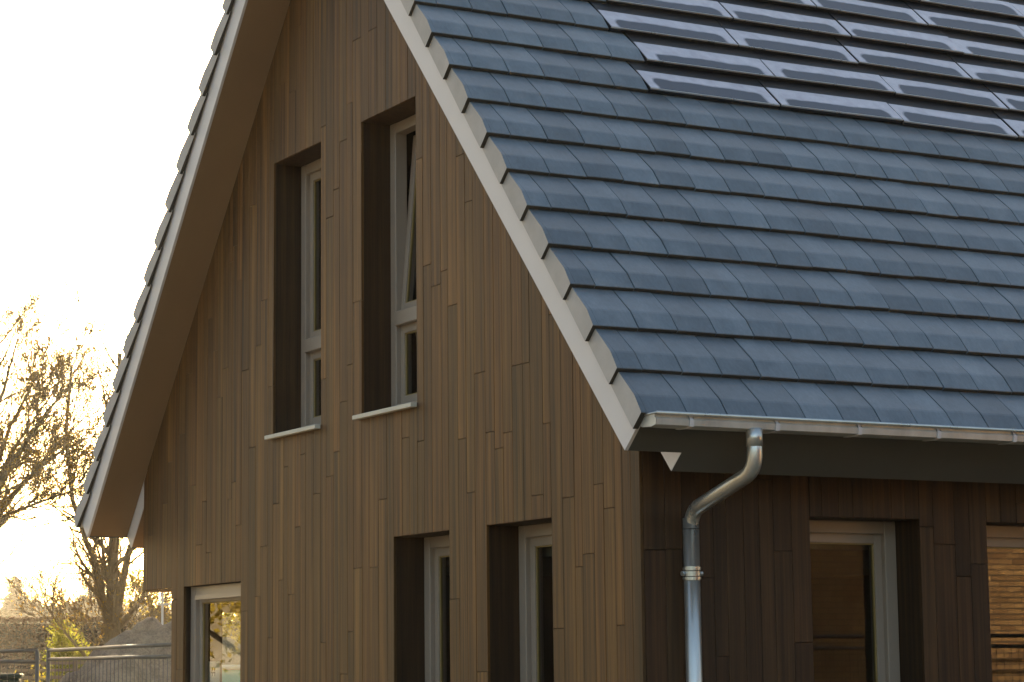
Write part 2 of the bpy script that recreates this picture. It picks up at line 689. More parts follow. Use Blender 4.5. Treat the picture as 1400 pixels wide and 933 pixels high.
# far wall, left wall (ground floor stands back under the upper floor) and floors
mb = MB()
mb.hexa([(-W + .01, L - .34, .02), (-.36, L - .34, .02), (-.36, L, .02), (-W + .01, L, .02),
         (-W + .01, L - .34, 2.9), (-.36, L - .34, 2.9), (-.36, L, 2.9), (-W + .01, L, 2.9)])
i0 = len(mb.v)
for y in (L - .34, L):
    mb.v += [(-W + .01, y, 2.9), (-.36, y, 2.9), (RX, y, soff(RX) - .5)]
mb.f += [(i0, i0 + 1, i0 + 2), (i0 + 5, i0 + 4, i0 + 3), (i0, i0 + 2, i0 + 5, i0 + 3), (i0 + 1, i0 + 4, i0 + 5, i0 + 2)]
mb.m += [0] * 4
mb.build('rear_gable_wall', M['wood'], house)
mb = MB()
mb.box(-W + .001, -W + .3, .345, L - .345, LOWZ + .002, 3.05)
up = mb.build('upper_left_wall', M['wood'], house)
mb = MB()
LY0, LY1 = 0.30, 2.4             # corner window round the side
mb.box(LOWX + .001, LOWX + .2, 0.19, LY0, .02, LOWZ - .002)
mb.box(LOWX + .001, LOWX + .2, LY1, L - .345, .02, LOWZ - .002)
mb.box(LOWX + .001, LOWX + .2, LY0, LY1, 2.12, LOWZ - .002)
mb.box(LOWX + .001, LOWX + .2, LY0, LY1, .02, .35)
mb.build('lower_left_wall', [M['wood']], house)
mb = MB()
mb.box(-W + .022, -.345, .345, L - .345, LOWZ + .004, LOWZ + .34)
mb.build('upper_floor', [M['inner']], house)
mb = MB()
mb.box(LOWX + .21, -.345, .345, L - .345, .005, .14)
mb.build('ground_floor', [M['timber']], house)
mb = MB()
mb.box(-W + .03, LOWX - .002, .02, L - .02, LOWZ - .012, LOWZ + .001)
mb.build('overhang_soffit', [M['soffit']], house)
# partition walls so that rooms are not one hall
mb = MB()
mb.box(LOWX + .22, -.35, 4.2, 4.3, .15, LOWZ)
mb.box(-4.35, -4.25, .35, 4.19, .15, LOWZ)
mb.box(-5.8, -1.9, 4.2, 4.3, LOWZ + .36, 4.6)
mb.build('partition_wall', [M['inner']], house)

# ------------------------------------------------------------------ windows
def window(T, op, depth=0.222, transom=None, tilt=0.0, sill=False, label=None, reveal=True, fw_=0.085, bottom=None, split_sash=True):
    a0, a1, z0, z1 = op

    def bx(mb, x0, x1, y0, y1, za, zb, mi=0):
        mb.hexa([T(*p)[0] for p in ((x0, y0, za), (x1, y0, za), (x1, y1, za), (x0, y1, za), (x0, y0, zb), (x1, y0, zb), (x1, y1, zb), (x0, y1, zb))], mi)

    D = depth
    mb = MB()
    bx(mb, a0 + .001, a0 + fw_, D, D + .09, z0, z1)
    bx(mb, a1 - fw_, a1 - .001, D, D + .09, z0, z1)
    bx(mb, a0 + fw_, a1 - fw_, D + .002, D + .088, z1 - .075, z1 - .001)
    bx(mb, a0 + fw_, a1 - fw_, D + .002, D + .088, z0 + .001, z0 + .075)
    if transom:
        bx(mb, a0 + fw_, a1 - fw_, D - .012, D + .086, transom - .05, transom + .05)
    win = mb.build('window', [M['frame']], house)
    bevel(win, 0.004)
    if label:
        win['label'] = label
    if reveal:
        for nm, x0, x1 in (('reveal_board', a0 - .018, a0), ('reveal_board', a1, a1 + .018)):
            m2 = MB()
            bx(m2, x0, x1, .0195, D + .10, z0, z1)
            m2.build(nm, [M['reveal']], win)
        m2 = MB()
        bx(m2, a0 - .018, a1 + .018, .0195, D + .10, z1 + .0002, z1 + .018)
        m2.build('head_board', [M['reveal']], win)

    def leaf(za, zb, name, ang=0.0):
        """sash with glass; tilts inwards about its lower edge"""
        def TT(x, y, z):
            if ang:
                dz, dy = z - za, y - (D + .03)
                return T(x, D + .03 + dy * math.cos(ang) + dz * math.sin(ang), za + dz * math.cos(ang) - dy * math.sin(ang))[0]
            return T(x, y, z)[0]

        def b2(m_, x0, x1, y0, y1, p, q, mi=0):
            m_.hexa([TT(*v) for v in ((x0, y0, p), (x1, y0, p), (x1, y1, p), (x0, y1, p), (x0, y0, q), (x1, y0, q), (x1, y1, q), (x0, y1, q))], mi)
        x0, x1 = a0 + fw_ - .012, a1 - fw_ + .012
        s = .062
        y0, y1 = D + .035, D + .095
        m_ = MB()
        b2(m_, x0, x0 + s, y0, y1, za, zb)
        b2(m_, x1 - s, x1, y0, y1, za, zb)
        b2(m_, x0 + s, x1 - s, y0 + .001, y1 - .001, zb - s, zb)
        b2(m_, x0 + s, x1 - s, y0 + .001, y1 - .001, za, za + s)
        sa = m_.build('sash', [M['frame']], win)
        bevel(sa, 0.003)
        m_ = MB()
        gk = .008
        b2(m_, x0 + s, x0 + s + gk, y0 + .012, y0 + .03, za + s, zb - s)
        b2(m_, x1 - s - gk, x1 - s, y0 + .012, y0 + .03, za + s, zb - s)
        b2(m_, x0 + s + gk, x1 - s - gk, y0 + .012, y0 + .03, zb - s - gk, zb - s)
        b2(m_, x0 + s + gk, x1 - s - gk, y0 + .012, y0 + .03, za + s, za + s + gk)
        m_.build('gasket', [M['gasket']], win)
        m_ = MB()
        m_.poly([TT(x0 + s, y0 + .02, za + s), TT(x1 - s, y0 + .02, za + s), TT(x1 - s, y0 + .02, zb - s), TT(x0 + s, y0 + .02, zb - s)])
        m_.build('pane', [M['glass']], win)
        return sa

    if transom:
        leaf(transom + .042, z1 - .068, 'upper', tilt)
        leaf(z0 + .065, transom - .042, 'lower')
    else:
        leaf(z0 + .065, z1 - .068, 'sash')
    if sill:
        m2 = MB()
        pts = [(-.045, z0 - .031), (.20, z0 - .026), (.20, z0 + .006), (-.045, z0 - .001)]
        i = len(m2.v)
        for x in (a0 - .06, a1 - .004):
            for y, z in pts:
                m2.v.append(tuple(T(x, y, z)[0]))
        m2.f += [(i, i + 1, i + 2, i + 3), (i + 7, i + 6, i + 5, i + 4)] + [(i + k, i + 4 + k, i + 4 + (k + 1) % 4, i + (k + 1) % 4) for k in range(4)]
        m2.m += [0] * 6
        so = m2.build('window_sill', [M['sill']], win)
        bevel(so, 0.003)
    return win


window(T_gable, U1, transom=3.975, sill=True, label='tall closed upper gable window with pale sill')
window(T_gable, U2, transom=3.975, tilt=rad(5.0), sill=True, label='tall upper gable window with its sash tilted inwards')
window(T_gable, L1, label='narrow lower gable window further from the house corner')
window(T_gable, L2, label='narrow lower gable window next to the house corner')
window(T_side, S1, label='dark side window under the eaves beside the downpipe')
window(T_side, S2, label='side window mirroring a sunlit brick wall')
window(T_side, S3)
window(T_side, S4)
wc = window(T_gable, C1, depth=0.06, label='corner window under the overhanging upper floor', fw_=.10)
mb = MB()
mb.box(C1[0] + .16, C1[1] - .01, .035, .058, 2.15, 2.185)
mb.build('vent_grille', [M['frame']], wc)
mb = MB()                          # side light of the corner window
mb.box(LOWX - .004, LOWX + .07, LY0, LY0 + .06, .35, 2.12)
mb.box(LOWX - .004, LOWX + .07, LY1 - .06, LY1, .35, 2.12)
mb.box(LOWX - .002, LOWX + .068, LY0 + .06, LY1 - .06, 2.06, 2.12)
mb.box(LOWX - .002, LOWX + .068, LY0 + .06, LY1 - .06, .35, .41)
w2 = mb.build('window', [M['frame']], house)
mb = MB()
mb.poly([(LOWX + .03, LY0 + .06, .41), (LOWX + .03, LY1 - .06, .41), (LOWX + .03, LY1 - .06, 2.06), (LOWX + .03, LY0 + .06, 2.06)])
mb.build('pane', [M['glass']], w2)
mb = MB()                          # timber pier at the corner
mb.box(LOWX, LOWX + .012, .0185, .19, .02, LOWZ - .003)
mb.build('pier_side_board', [M['wood']], house)

# ------------------------------------------------------------------ roof body
N_R = Vector((SA, 0, CA))
S_R = Vector((-CA, 0, SA))


def mir(x):
    return -W - x


# cross-section of one roof half as polygon between two lines parallel to the slope
def slab(y0, y1, h_lo, h_hi, u_lo=0.0, sidek=1):
    """h measured along the slope normal from the tile-lip line, u along the slope from the eave cut"""
    P0 = Vector((XE, 0, ZE))
    e0 = Vector((BX, 0, BZ))
    # eave cut passes through (BX,BZ) along the normal
    base = P0 - S_R * ((P0 - e0).dot(S_R))
    pts = []
    for h in (h_lo, h_hi):
        p = base + N_R * h + S_R * u_lo
        t = (p.x - RX) / CA            # up to the ridge plane
        q = p + S_R * t
        pts.append((p, q))
    (a, b), (c, d) = pts
    ring = [a, b, d, c]
    if sidek < 0:
        ring = [Vector((mir(p.x), 0, p.z)) for p in ring][::-1]
    return [(p.x, p.z) for p in ring]


H_B = -((Vector((XE, 0, ZE)) - Vector((BX, 0, BZ))).dot(N_R))      # bargeboard bottom
H_T = -((Vector((XE, 0, ZE)) - Vector((TX, 0, TZ))).dot(N_R))      # thick body bottom
roof = None
for sk, nm in ((1, 'roof'), (-1, 'roof')):
    mb = MB()
    mb.extrude(slab(0, 0, H_T + .012, -.085, .012, sk), 0.012, L + .3, 'y')
    mb.extrude(slab(0, 0, H_B + .012, -.085, .012, sk), -OH + .03, 0.010, 'y')
    r_ = mb.build(nm, [M['dark']], house)
    if sk == 1:
        roof = r_
        r_['label'] = 'tiled roof slope carrying solar tiles'
    else:
        roof_l = r_
        r_['label'] = 'far roof slope seen only along its verge'
    # bargeboard
    mb = MB()
    mb.extrude(slab(0, 0, H_B, -.07, 0, sk), -OH + .008, -OH + .028, 'y')
    mb.build('bargeboard', [M['white']], r_)
    # soffit of the verge overhang
    mb = MB()
    mb.extrude(slab(0, 0, H_B + .0005, H_B + .011, .013, sk), -OH + .0285, 0.0, 'y')
    mb.build('verge_soffit', [M['soffit']], r_)
    # eave fascia: thin along the verge overhang, deep behind it
    mb = MB()
    b0 = Vector((BX, 0, BZ))
    for (h0, h1, y0, y1) in ((H_B, -.095, -OH + .0285, .008), (H_T, -.095, .0085, L + .3)):
        base = b0 - N_R * H_B
        pts = [base + N_R * h0 + S_R * .0, base + N_R * h0 + S_R * .0115, base + N_R * h1 + S_R * .0115, base + N_R * h1]
        if sk < 0:
            pts = [Vector((mir(p.x), 0, p.z)) for p in pts][::-1]
        mb.extrude([(p.x, p.z) for p in pts], y0, y1, 'y')
    mb.build('fascia', [M['fascia']], r_)
    # closing board of the deep part, seen below the verge
    mb = MB()
    ring = slab(0, 0, H_T + .001, H_B + .02, .001, sk)
    if sk > 0:
        (ax, az), (bx_, bz_), (dx_, dz_), (cx, cz) = ring
    base = b0 - N_R * H_B
    pts = [base + N_R * (H_T + .001) + S_R * .001, base + N_R * (H_T + .001) + S_R * .72, base + N_R * (H_B + .02) + S_R * .72, base + N_R * (H_B + .02) + S_R * .001]
    if sk < 0:
        pts = [Vector((mir(p.x), 0, p.z)) for p in pts][::-1]
    mb.extrude([(p.x, p.z) for p in pts], 0.0045, 0.0115, 'y')
    eb = mb.build('eave_end_board', [M['white']], r_)
    # soffit of the deep part
    mb = MB()
    pts = [base + N_R * (H_T + .0005) + S_R * .0125, base + N_R * (H_T + .0005) + S_R * .9, base + N_R * (H_T + .0115) + S_R * .9, base + N_R * (H_T + .0115) + S_R * .0125]
    if sk < 0:
        pts = [Vector((mir(p.x), 0, p.z)) for p in pts][::-1]
    mb.extrude([(p.x, p.z) for p in pts], 0.013, L + .29, 'y')
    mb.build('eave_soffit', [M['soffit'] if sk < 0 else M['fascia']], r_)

# ------------------------------------------------------------------ tiles
# local axes of a tile: x along the eave, y up the slope, z off the roof
TLEN = GAUGE + 0.075


def tile_profile():
    top = [(0.0, -0.004), (0.004, 0.0), (0.118, 0.0075), (0.135, 0.0065), (TLEN, -0.043)]
    bot = [(TLEN, -0.060), (0.03, -0.022), (0.012, -0.024), (0.0, -0.024)]
    return top + bot


def tile_mesh(w, flange=0):
    mb = MB()
    prof = tile_profile()
    n = len(prof)
    gp = 0.0027
    x0, x1 = gp, w - gp
    if flange < 0:
        x0 = 0.0
    if flange > 0:
        x1 = w
    i = len(mb.v)
    c = 0.0022                      # small arris along the side joints
    for t, dz in ((x0, -.0025), (x0 + c, 0), (x1 - c, 0), (x1, -.0025)):
        for k, (b, z) in enumerate(prof):
            mb.v.append((t, b, z + (dz if k < 5 else 0)))
    for r in range(3):
        for k in range(n):
            j = (k + 1) % n
            mb.f.append((i + r * n + k, i + (r + 1) * n + k, i + (r + 1) * n + j, i + r * n + j))
            mb.m.append(1 if k >= 5 or k == n - 1 else 0)
    mb.f += [tuple(i + k for k in range(n)), tuple(i + 3 * n + k for k in range(n))[::-1]]
    mb.m += [0, 0]
    if flange:
        t0, t1 = (-.022, 0.0) if flange < 0 else (w, w + .022)
        fp = [(0.0, -0.004), (0.004, -.0005), (0.118, 0.007), (0.135, 0.006), (GAUGE + .03, -0.034), (GAUGE + .03, -.132), (0.0, -.118)]
        m = len(fp)
        i = len(mb.v)
        # the outer face splays: proud at the lip, drawn in under the next tile
        for t in (t0, t1):
            for b, z in fp:
                f_ = b / (GAUGE + .03)
                if flange < 0:
                    tt = -.034 + .026 * f_ if t == t0 else t
                else:
                    tt = w + .034 - .026 * f_ if t == t1 else t
                mb.v.append((tt, b, z))
        for k in range(m):
            j = (k + 1) % m
            mb.f.append((i + k, i + m + k, i + m + j, i + j))
            mb.m.append(0 if k < 4 else 1)
        mb.f += [tuple(i + k for k in range(m)), tuple(i + m + k for k in range(m))[::-1]]
        mb.m += [2 if flange < 0 else 0, 2 if flange > 0 else 0]
    return mb


MATS_T = [M['tile'], M['lip'], M['flange']]
ME = {}
for key, w, fl in (('full', TW, 0), ('vfull', TW, -1), ('vhalf', TW / 2, -1), ('mfull', TW, 1), ('mhalf', TW / 2, 1)):
    ME[key] = tile_mesh(w, fl).mesh('roof_tile_' + key, MATS_T)
BM_R = Matrix(((0, -CA, SA), (1, 0, 0), (0, SA, CA)))       # columns: Y axis, S_R, N_R
BM_L = Matrix(((0, CA, -SA), (-1, 0, 0), (0, SA, CA)))


def tmat(sidek, row, x, jit=None):
    u = row * GAUGE
    if sidek > 0:
        p = Vector((XE, -OH + x, ZE)) + S_R * u
        m3 = BM_R
    else:
        p = Vector((mir(XE), -OH + x, ZE)) + Vector((CA, 0, SA)) * u
        m3 = BM_L
    m = m3.to_4x4()
    m.translation = p
    if jit:
        m = m @ Matrix.Translation((jit.uniform(-.0008, .0008), jit.uniform(-.003, .003), jit.uniform(-.001, .0015))) @ Matrix.Rotation(jit.uniform(-.006, .006), 4, 'Z') @ Matrix.Rotation(jit.uniform(-.007, .007), 4, 'X') @ Matrix.Rotation(jit.uniform(-.006, .006), 4, 'Y')
    return m


rt = random.Random(3)
ROWS = 19
PV0, PV1, PVW = 9, 16, 4
field = MB()
nfield_mats = []


def add_field(mesh_mb, mat):
    i = len(field.v)
    for v in mesh_mb.v:
        field.v.append(tuple(mat @ Vector(v)))
    for f_, m_ in zip(mesh_mb.f, mesh_mb.m):
        field.f.append(tuple(i + q for q in f_))
        field.m.append(m_)


full_mb = tile_mesh(TW)
COLS = int((L + .3 + OH) / TW)
solar_spots = []
for r in range(ROWS):
    half = r % 2 == 1
    x = 0.0
    link('verge_tile', ME['vhalf' if half else 'vfull'], roof, mat=tmat(1, r, 0, rt))
    x = TW / 2 if half else TW
    c = 1
    while x < COLS * TW - .01:
        if PV0 <= r <= PV1 and x >= 5.49 * TW and x + PVW * TW < (COLS - 5) * TW:
            solar_spots.append((r, x))
            x += PVW * TW
            continue
        limit = 21 if r < PV0 else 6.2
        mt = tmat(1, r, x, rt)
        if x / TW < limit:
            link('roof_tile', ME['full'], roof, mat=mt)
        else:
            add_field(full_mb, mt)
        x += TW
fo = field.build('roof_tile_field', MATS_T, roof)
fo['kind'] = 'stuff'
# far slope: verge tiles singly, the rest as one field
field = MB()
for r in range(ROWS):
    half = r % 2 == 1
    w0 = TW / 2 if half else TW
    link('verge_tile', ME['mhalf' if half else 'mfull'], roof_l, mat=tmat(-1, r, w0, rt))
    x = w0
    while x < COLS * TW - .01:
        add_field(full_mb, tmat(-1, r, x + TW, rt))
        x += TW
fo = field.build('roof_tile_field', MATS_T, roof_l)
fo['kind'] = 'stuff'
# ridge cap
mb = MB()
zr = ZE + (XE - RX) * TA
for i in range(int((L + .6) / .33)):
    y0 = -OH - .02 + i * .33
    pr = [(RX - .16, zr - .17), (RX - .15, zr - .13), (RX - .03, zr + .0), (RX + .03, zr), (RX + .15, zr - .13), (RX + .16, zr - .17), (RX, zr - .05)]
    mb.extrude(pr, y0, y0 + .345, 'y')
    rc = mb.build('ridge_tile', [M['tile']], roof)
    mb = MB()

# solar tiles: frame with a glazed lower field and a matt black upper strip
sw = PVW * TW
smb = MB()
gp = .003
smb.hexa([(gp, 0.0, -.026), (sw - gp, 0, -.026), (sw - gp, TLEN, -.062), (gp, TLEN, -.062),
          (gp, 0.0, .004), (sw - gp, 0, .004), (sw - gp, TLEN, -.040), (gp, TLEN, -.040)])
ME_S = smb.mesh('solar_tile', [M['black']])
gmb = MB()


def sz(y):
    return .004 + (-.044) * y / TLEN


y0, y1 = .006, .232
gmb.hexa([(.008, y0, sz(y0) - .002), (sw - .008, y0, sz(y0) - .002), (sw - .008, y1, sz(y1) - .002), (.008, y1, sz(y1) - .002),
          (.008, y0, sz(y0) + .0035), (sw - .008, y0, sz(y0) + .0035), (sw - .008, y1, sz(y1) + .0035), (.008, y1, sz(y1) + .0035)])
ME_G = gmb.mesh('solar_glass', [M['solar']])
emb = MB()
emb.hexa([(.004, -.0035, -.004), (sw - .004, -.0035, -.004), (sw - .004, .004, -.004), (.004, .004, -.004),
          (.004, -.0035, .0065), (sw - .004, -.0035, .0065), (sw - .004, .004, .0060), (.004, .004, .0060)])
ME_E = emb.mesh('solar_edge', [M['zinc']])
for r, x in solar_spots:
    m = tmat(1, r, x, rt)
    m = m @ Matrix.Translation((0, -.006, .012))
    link('solar_tile', ME_S, roof, mat=m)
    # glass and front edge are pieces of the same roof level
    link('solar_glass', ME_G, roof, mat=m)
    link('solar_edge_strip', ME_E, roof, mat=m)

# ------------------------------------------------------------------ gutters and downpipe
def gutter(sk):
    y0, y1 = -OH + .004, L + .28
    outer = [(.545, 2.884), (.572, 2.832), (.600, 2.822), (.690, 2.818), (.728, 2.826), (.735, 2.856), (.720, 2.866), (.722, 2.878), (.739, 2.884)]
    inner = [(x + (.004 if x < .64 else -.004), z + (.004 if z < 2.87 else 0)) for x, z in outer][::-1]
    prof = outer + inner
    if sk < 0:
        prof = [(mir(x), z) for x, z in prof][::-1]
    mb = MB()
    n = len(prof)
    i = 0
    for y in (y0, y1):
        for b, c in prof:
            mb.v.append((b, y, c))
    for k in range(n):
        j = (k + 1) % n
        mb.f.append((k, k + n, j + n, j)[::-1])
        mb.m.append(0)
    # end caps
    cap = outer if sk > 0 else [(mir(x), z) for x, z in outer][::-1]
    for y in (y0 - .003, y1 + .003):
        mb.poly([(b, y, c) for b, c in cap])
    gu = mb.build('gutter', [M['gutter_zinc']], house)
    mb = MB()
    s = 1 if sk > 0 else -1
    fx = .742 if sk > 0 else mir(.742)
    mb.tube([(fx, y0 - .004, 2.886), (fx, y1, 2.886)], .0085, 10)
    bx = .545 if sk > 0 else mir(.545)
    mb.tube([(bx, y0 - .004, 2.882), (fx, y0 - .004, 2.886)], .006, 8)
    mb.build('rim_bead', [M['zinc']], gu, True)
    y = -.137
    while y < (4.2 if sk > 0 else .5):
        mb = MB()
        pr = [(x + (.0045 if x > .64 else 0), z - (.0045 if z < 2.84 else 0)) for x, z in outer[2:]]
        pr = pr + [(x - .003, z + .003) for x, z in pr[::-1]]
        if sk < 0:
            pr = [(mir(x), z) for x, z in pr][::-1]
        mb.extrude(pr, y - .013, y + .013, 'y')
        mb.build('gutter_bracket', [M['white']], gu)
        y += .545
    return gu


gutter(1)
gutter(-1)


def arc(pts, r, n=7):
    """round the corners of a polyline"""
    pts = [Vector(p) for p in pts]
    out = [pts[0]]
    for k in range(1, len(pts) - 1):
        a, b, c = pts[k - 1], pts[k], pts[k + 1]
        d1, d2 = (a - b).normalized(), (c - b).normalized()
        p, q = b + d1 * r, b + d2 * r
        for t in range(n + 1):
            s = t / n
            out.append(p * (1 - s) ** 2 + b * 2 * s * (1 - s) + q * s * s)
    return out + [pts[-1]]


PY = .275
mb = MB()
mb.tube(arc([(.706, PY, 2.825), (.706, PY, 2.61), (.085, PY, 2.43), (.083, PY, 2.30)], .095, 8), .0415, 20, 0, True)
dp = mb.build('downpipe', [M['zinc']], house, True)
mb = MB()
mb.tube([(.083, PY, 2.395), (.083, PY, .05)], .0445, 20)
mb.build('lower_pipe', [M['zinc']], dp, True)
mb = MB()
mb.tube([(.706, PY, 2.83), (.706, PY, 2.735)], .0445, 20)
mb.build('outlet_sleeve', [M['zinc']], dp, True)
for z in (2.30, 2.32):
    pass
mb = MB()
mb.tube([(.083, PY, 2.338), (.083, PY, 2.333)], .0452, 20)
mb.build('pipe_seam', [M['seam']], dp, True)
mb = MB()
for z0, z1, r in ((2.13, 2.055, .047), (2.124, 2.113, .051), (2.072, 2.061, .051)):
    mb.tube([(.083, PY, z0), (.083, PY, z1)], r, 20)
mb.tube([(.083, PY - .066, 2.092), (.083, PY - .04, 2.092)], .014, 8)
mb.tube([(.083, PY + .04, 2.092), (.083, PY + .066, 2.092)], .014, 8)
mb.tube([(.05, PY, 2.092), (-.01, PY, 2.092)], .012, 8)
mb.build('pipe_clamp', [M['zinc']], dp)
for z in (2.108, 2.077):
    mb = MB()
    mb.tube([(.083, PY, z), (.083, PY, z - .005)], .0475, 20)
    mb.build('pipe_seam', [M['seam']], dp, True)

# paper with a number behind the corner pane
mb = MB()
mb.box(-6.715, -6.465, .162, .1635, 1.30, 1.664)
tag(mb.build('paper_notice', [M['paper']]), 'white paper notice with a dark number taped inside the corner window', 'notice')
fc = bpy.data.curves.new('number', 'FONT')
fc.body = '44'
fc.size = .10
fc.extrude = .0004
fo = bpy.data.objects.new('number_print', fc)
col.objects.link(fo)
dg = bpy.context.evaluated_depsgraph_get()
me = bpy.data.meshes.new_from_object(fo.evaluated_get(dg))
bpy.data.objects.remove(fo)
me.materials.clear()
me.materials.append(M['ink'])
pn = [o for o in bpy.data.objects if o.name == 'paper_notice'][0]
np_ = link('number_print', me, pn)
np_.rotation_euler = (rad(90), 0, 0)
np_.location = (-6.645, .1612, 1.55)


# ------------------------------------------------------------------ surroundings
def polar(az, dist, z=0.0):
    return Vector((CAM.x + math.cos(rad(az)) * dist, CAM.y + math.sin(rad(az)) * dist, z))


# ---- builders' mesh fence panels
def fence_panel(p0, p1, h0, h1, label, group, feet=True):
    p0, p1 = Vector(p0), Vector(p1)
    d = p1 - p0
    ln = d.length
    an = math.atan2(d.y, d.x)
    t = thing('fence_panel', label, 'fence', p0, an, group)
    H = lambda x: h0 + (h1 - h0) * x / ln
    r = .021
    for x in (.0, ln):
        mb = MB()
        mb.tube([(x, 0, .06), (x, 0, H(x) + (.03 if x == 0 else 0))], .024, 10)
        mb.build('post', [M['steel']], t, True)
    mb = MB()
    mb.tube([(.0, 0, H(0)), (ln, 0, H(ln))], r, 10)
    mb.build('top_rail', [M['steel']], t, True)
    mb = MB()
    mb.tube([(.0, 0, H(0) - .105), (ln, 0, H(ln) - .13)], r, 10)
    mb.build('second_rail', [M['steel']], t, True)
    mb = MB()
    mb.tube([(.0, 0, .15), (ln, 0, .15)], r, 10)
    mb.build('bottom_rail', [M['steel']], t, True)
    mb = MB()
    x = .1
    while x < ln - .04:
        mb.tube([(x, 0, .15), (x, 0, H(x) - .1)], .004, 4, 0, False)
        x += .1
    for z in (.55, 1.0, 1.45):
        mb.tube([(0, .004, z), (ln, .004, z)], .004, 4, 0, False)
    wm = mb.build('wire_mesh', [M['steel']], t)
    wm['kind'] = 'stuff'
    if feet:
        mb = MB()
        mb.box(-.35, .35, -.12, .12, 0, .12)
        fb = mb.build('foot_block', [M['concrete']], t)
        bevel(fb, .02)
    return t


fence_panel(polar(162.02, 28.3), polar(158.4, 24.8), 1.848, 1.876, 'mesh site fence panel in front of the sand heap, meeting the house', 'site fence panels')
fence_panel(polar(164.6, 29.2), polar(162.28, 28.4), 1.843, 1.848, 'mesh site fence panel at the left edge of the photo', 'site fence panels')

# ---- sand heap
rs = random.Random(21)
from mathutils import noise as mnoise


def heap(center, ax_l, peaks, R, label, name='sand_heap'):
    mb = MB()
    n = 150
    lat = Vector((math.sin(rad(160)), -math.cos(rad(160)), 0))      # across the view
    dep = Vector((math.cos(rad(160)), math.sin(rad(160)), 0))
    for j in range(n + 1):
        for i in range(n + 1):
            a = (i / n * 2 - 1) * R
            b = (j / n * 2 - 1) * R
            z = -.05
            for pa, pb, ph, pr in peaks:
                d = math.hypot(a - pa, b - pb)
                z = max(z, ph * (1.12 - 1.12 * (d / pr) ** 1.0) if d > .35 * pr else ph * (1.0 - .78 * (d / pr) ** 1.0 * (d / (.35 * pr))))
            if z > 0:
                q = Vector((a, b, 0))
                z += (mnoise.noise(q * .9) * .22 + mnoise.noise(q * 2.3 + Vector((7, 3, 1))) * .24 + mnoise.noise(q * 5) * .15 + mnoise.noise(q * 11) * .08 + mnoise.noise(q * 23) * .03)
            p = lat * a + dep * b
            mb.v.append((p.x, p.y, z))
    for j in range(n):
        for i in range(n):
            k = j * (n + 1) + i
            mb.f.append((k, k + 1, k + n + 2, k + n + 1))
            mb.m.append(0)
    o = mb.build(name, [M['sand']], None, True, center)
    return tag(o, label, 'sand heap')


# lateral axis: + is to the right in the view
heap(polar(159.7, 40), None, [(.05, 0, 2.35, 3.0), (.75, .5, 2.33, 3.4), (1.9, .6, 1.72, 2.6), (-.3, -1.3, 1.75, 2.4), (.9, -1.6, 1.5, 2.2), (3.2, .3, 1.6, 2.6)], 6.5, 'pale heap of loose sand behind the site fence')

# ---- stacked planks on trestles behind the fence
st = thing('timber_rail_fence', 'low rail fence of weathered horizontal planks behind the site fence', 'fence', polar(163.5, 42), rad(160 - 90 - 4))
for z, h in ((1.72, .055), (1.60, .05), (1.47, .06), (1.25, .12), (1.0, .12)):
    mb = MB()
    mb.box(-.6, 3.1, -.02, .02, z, z + h)
    mb.build('plank', [M['timber']], st)
for x in (-.4, .25, .9, 1.55, 2.2, 2.9):
    mb = MB()
    mb.box(x - .04, x + .04, .022, .10, 0, 1.80)
    mb.build('post', [M['timber']], st)

# ---- dark green box at the lower left
mb = MB()
mb.box(-.55, .30, -.4, .4, 0, 1.52)
mb.box(-.57, .32, -.42, .42, 1.52, 1.585)
o = mb.build('storage_bin', [M['green_box']], None, False, polar(163.22, 30.2), rad(70))
bevel(o, .02)
tag(o, 'dark green plastic bin behind the fence at the lower left corner', 'bin')

# ---- teal skip seen through the corner window
sk_ = thing('waste_skip', 'teal metal waste skip seen through the corner window', 'skip', polar(155.15, 33.5), rad(160 - 90))
mb = MB()
pr = [(-1.3, .08), (1.3, .08), (1.75, 1.62), (-1.75, 1.62)]
i = 0
for y in (-.8, .8):
    for x, z in pr:
        mb.v.append((x, y, z))
mb.f = [(3, 2, 1, 0)[::-1], (4, 5, 6, 7)[::-1], (0, 1, 5, 4), (1, 2, 6, 5), (3, 0, 4, 7)]
mb.m = [0] * 5
mb.build('body', [M['teal']], sk_)
for x in (-1.1, -.5, .1, .7, 1.2):
    mb = MB()
    mb.box(x - .04, x + .04, -.85, -.8, .1, 1.55)
    mb.build('rib', [M['teal']], sk_)
mb = MB()
mb.tube([(-1.75, -.82, 1.63), (1.75, -.82, 1.63)], .035, 8)
mb.tube([(-1.75, .82, 1.63), (1.75, .82, 1.63)], .035, 8)
mb.build('rim', [M['sill']], sk_)

# ---- hedge
def leaf_quads(mb, pts, size, rnd, up=0.2):
    for p in pts:
        s = size * rnd.uniform(.6, 1.3)
        a = Vector((rnd.gauss(0, 1), rnd.gauss(0, 1), rnd.gauss(0, 1) + up)).normalized()
        b = a.orthogonal().normalized()
        c = a.cross(b)
        th = rnd.uniform(0, 6.28)
        e1 = (b * math.cos(th) + c * math.sin(th)) * s
        e2 = a.cross(e1) * .6
        p = Vector(p)
        mb.poly([p - e1 * .5, p + e2 * .5, p + e1 * .5, p - e2 * .5])


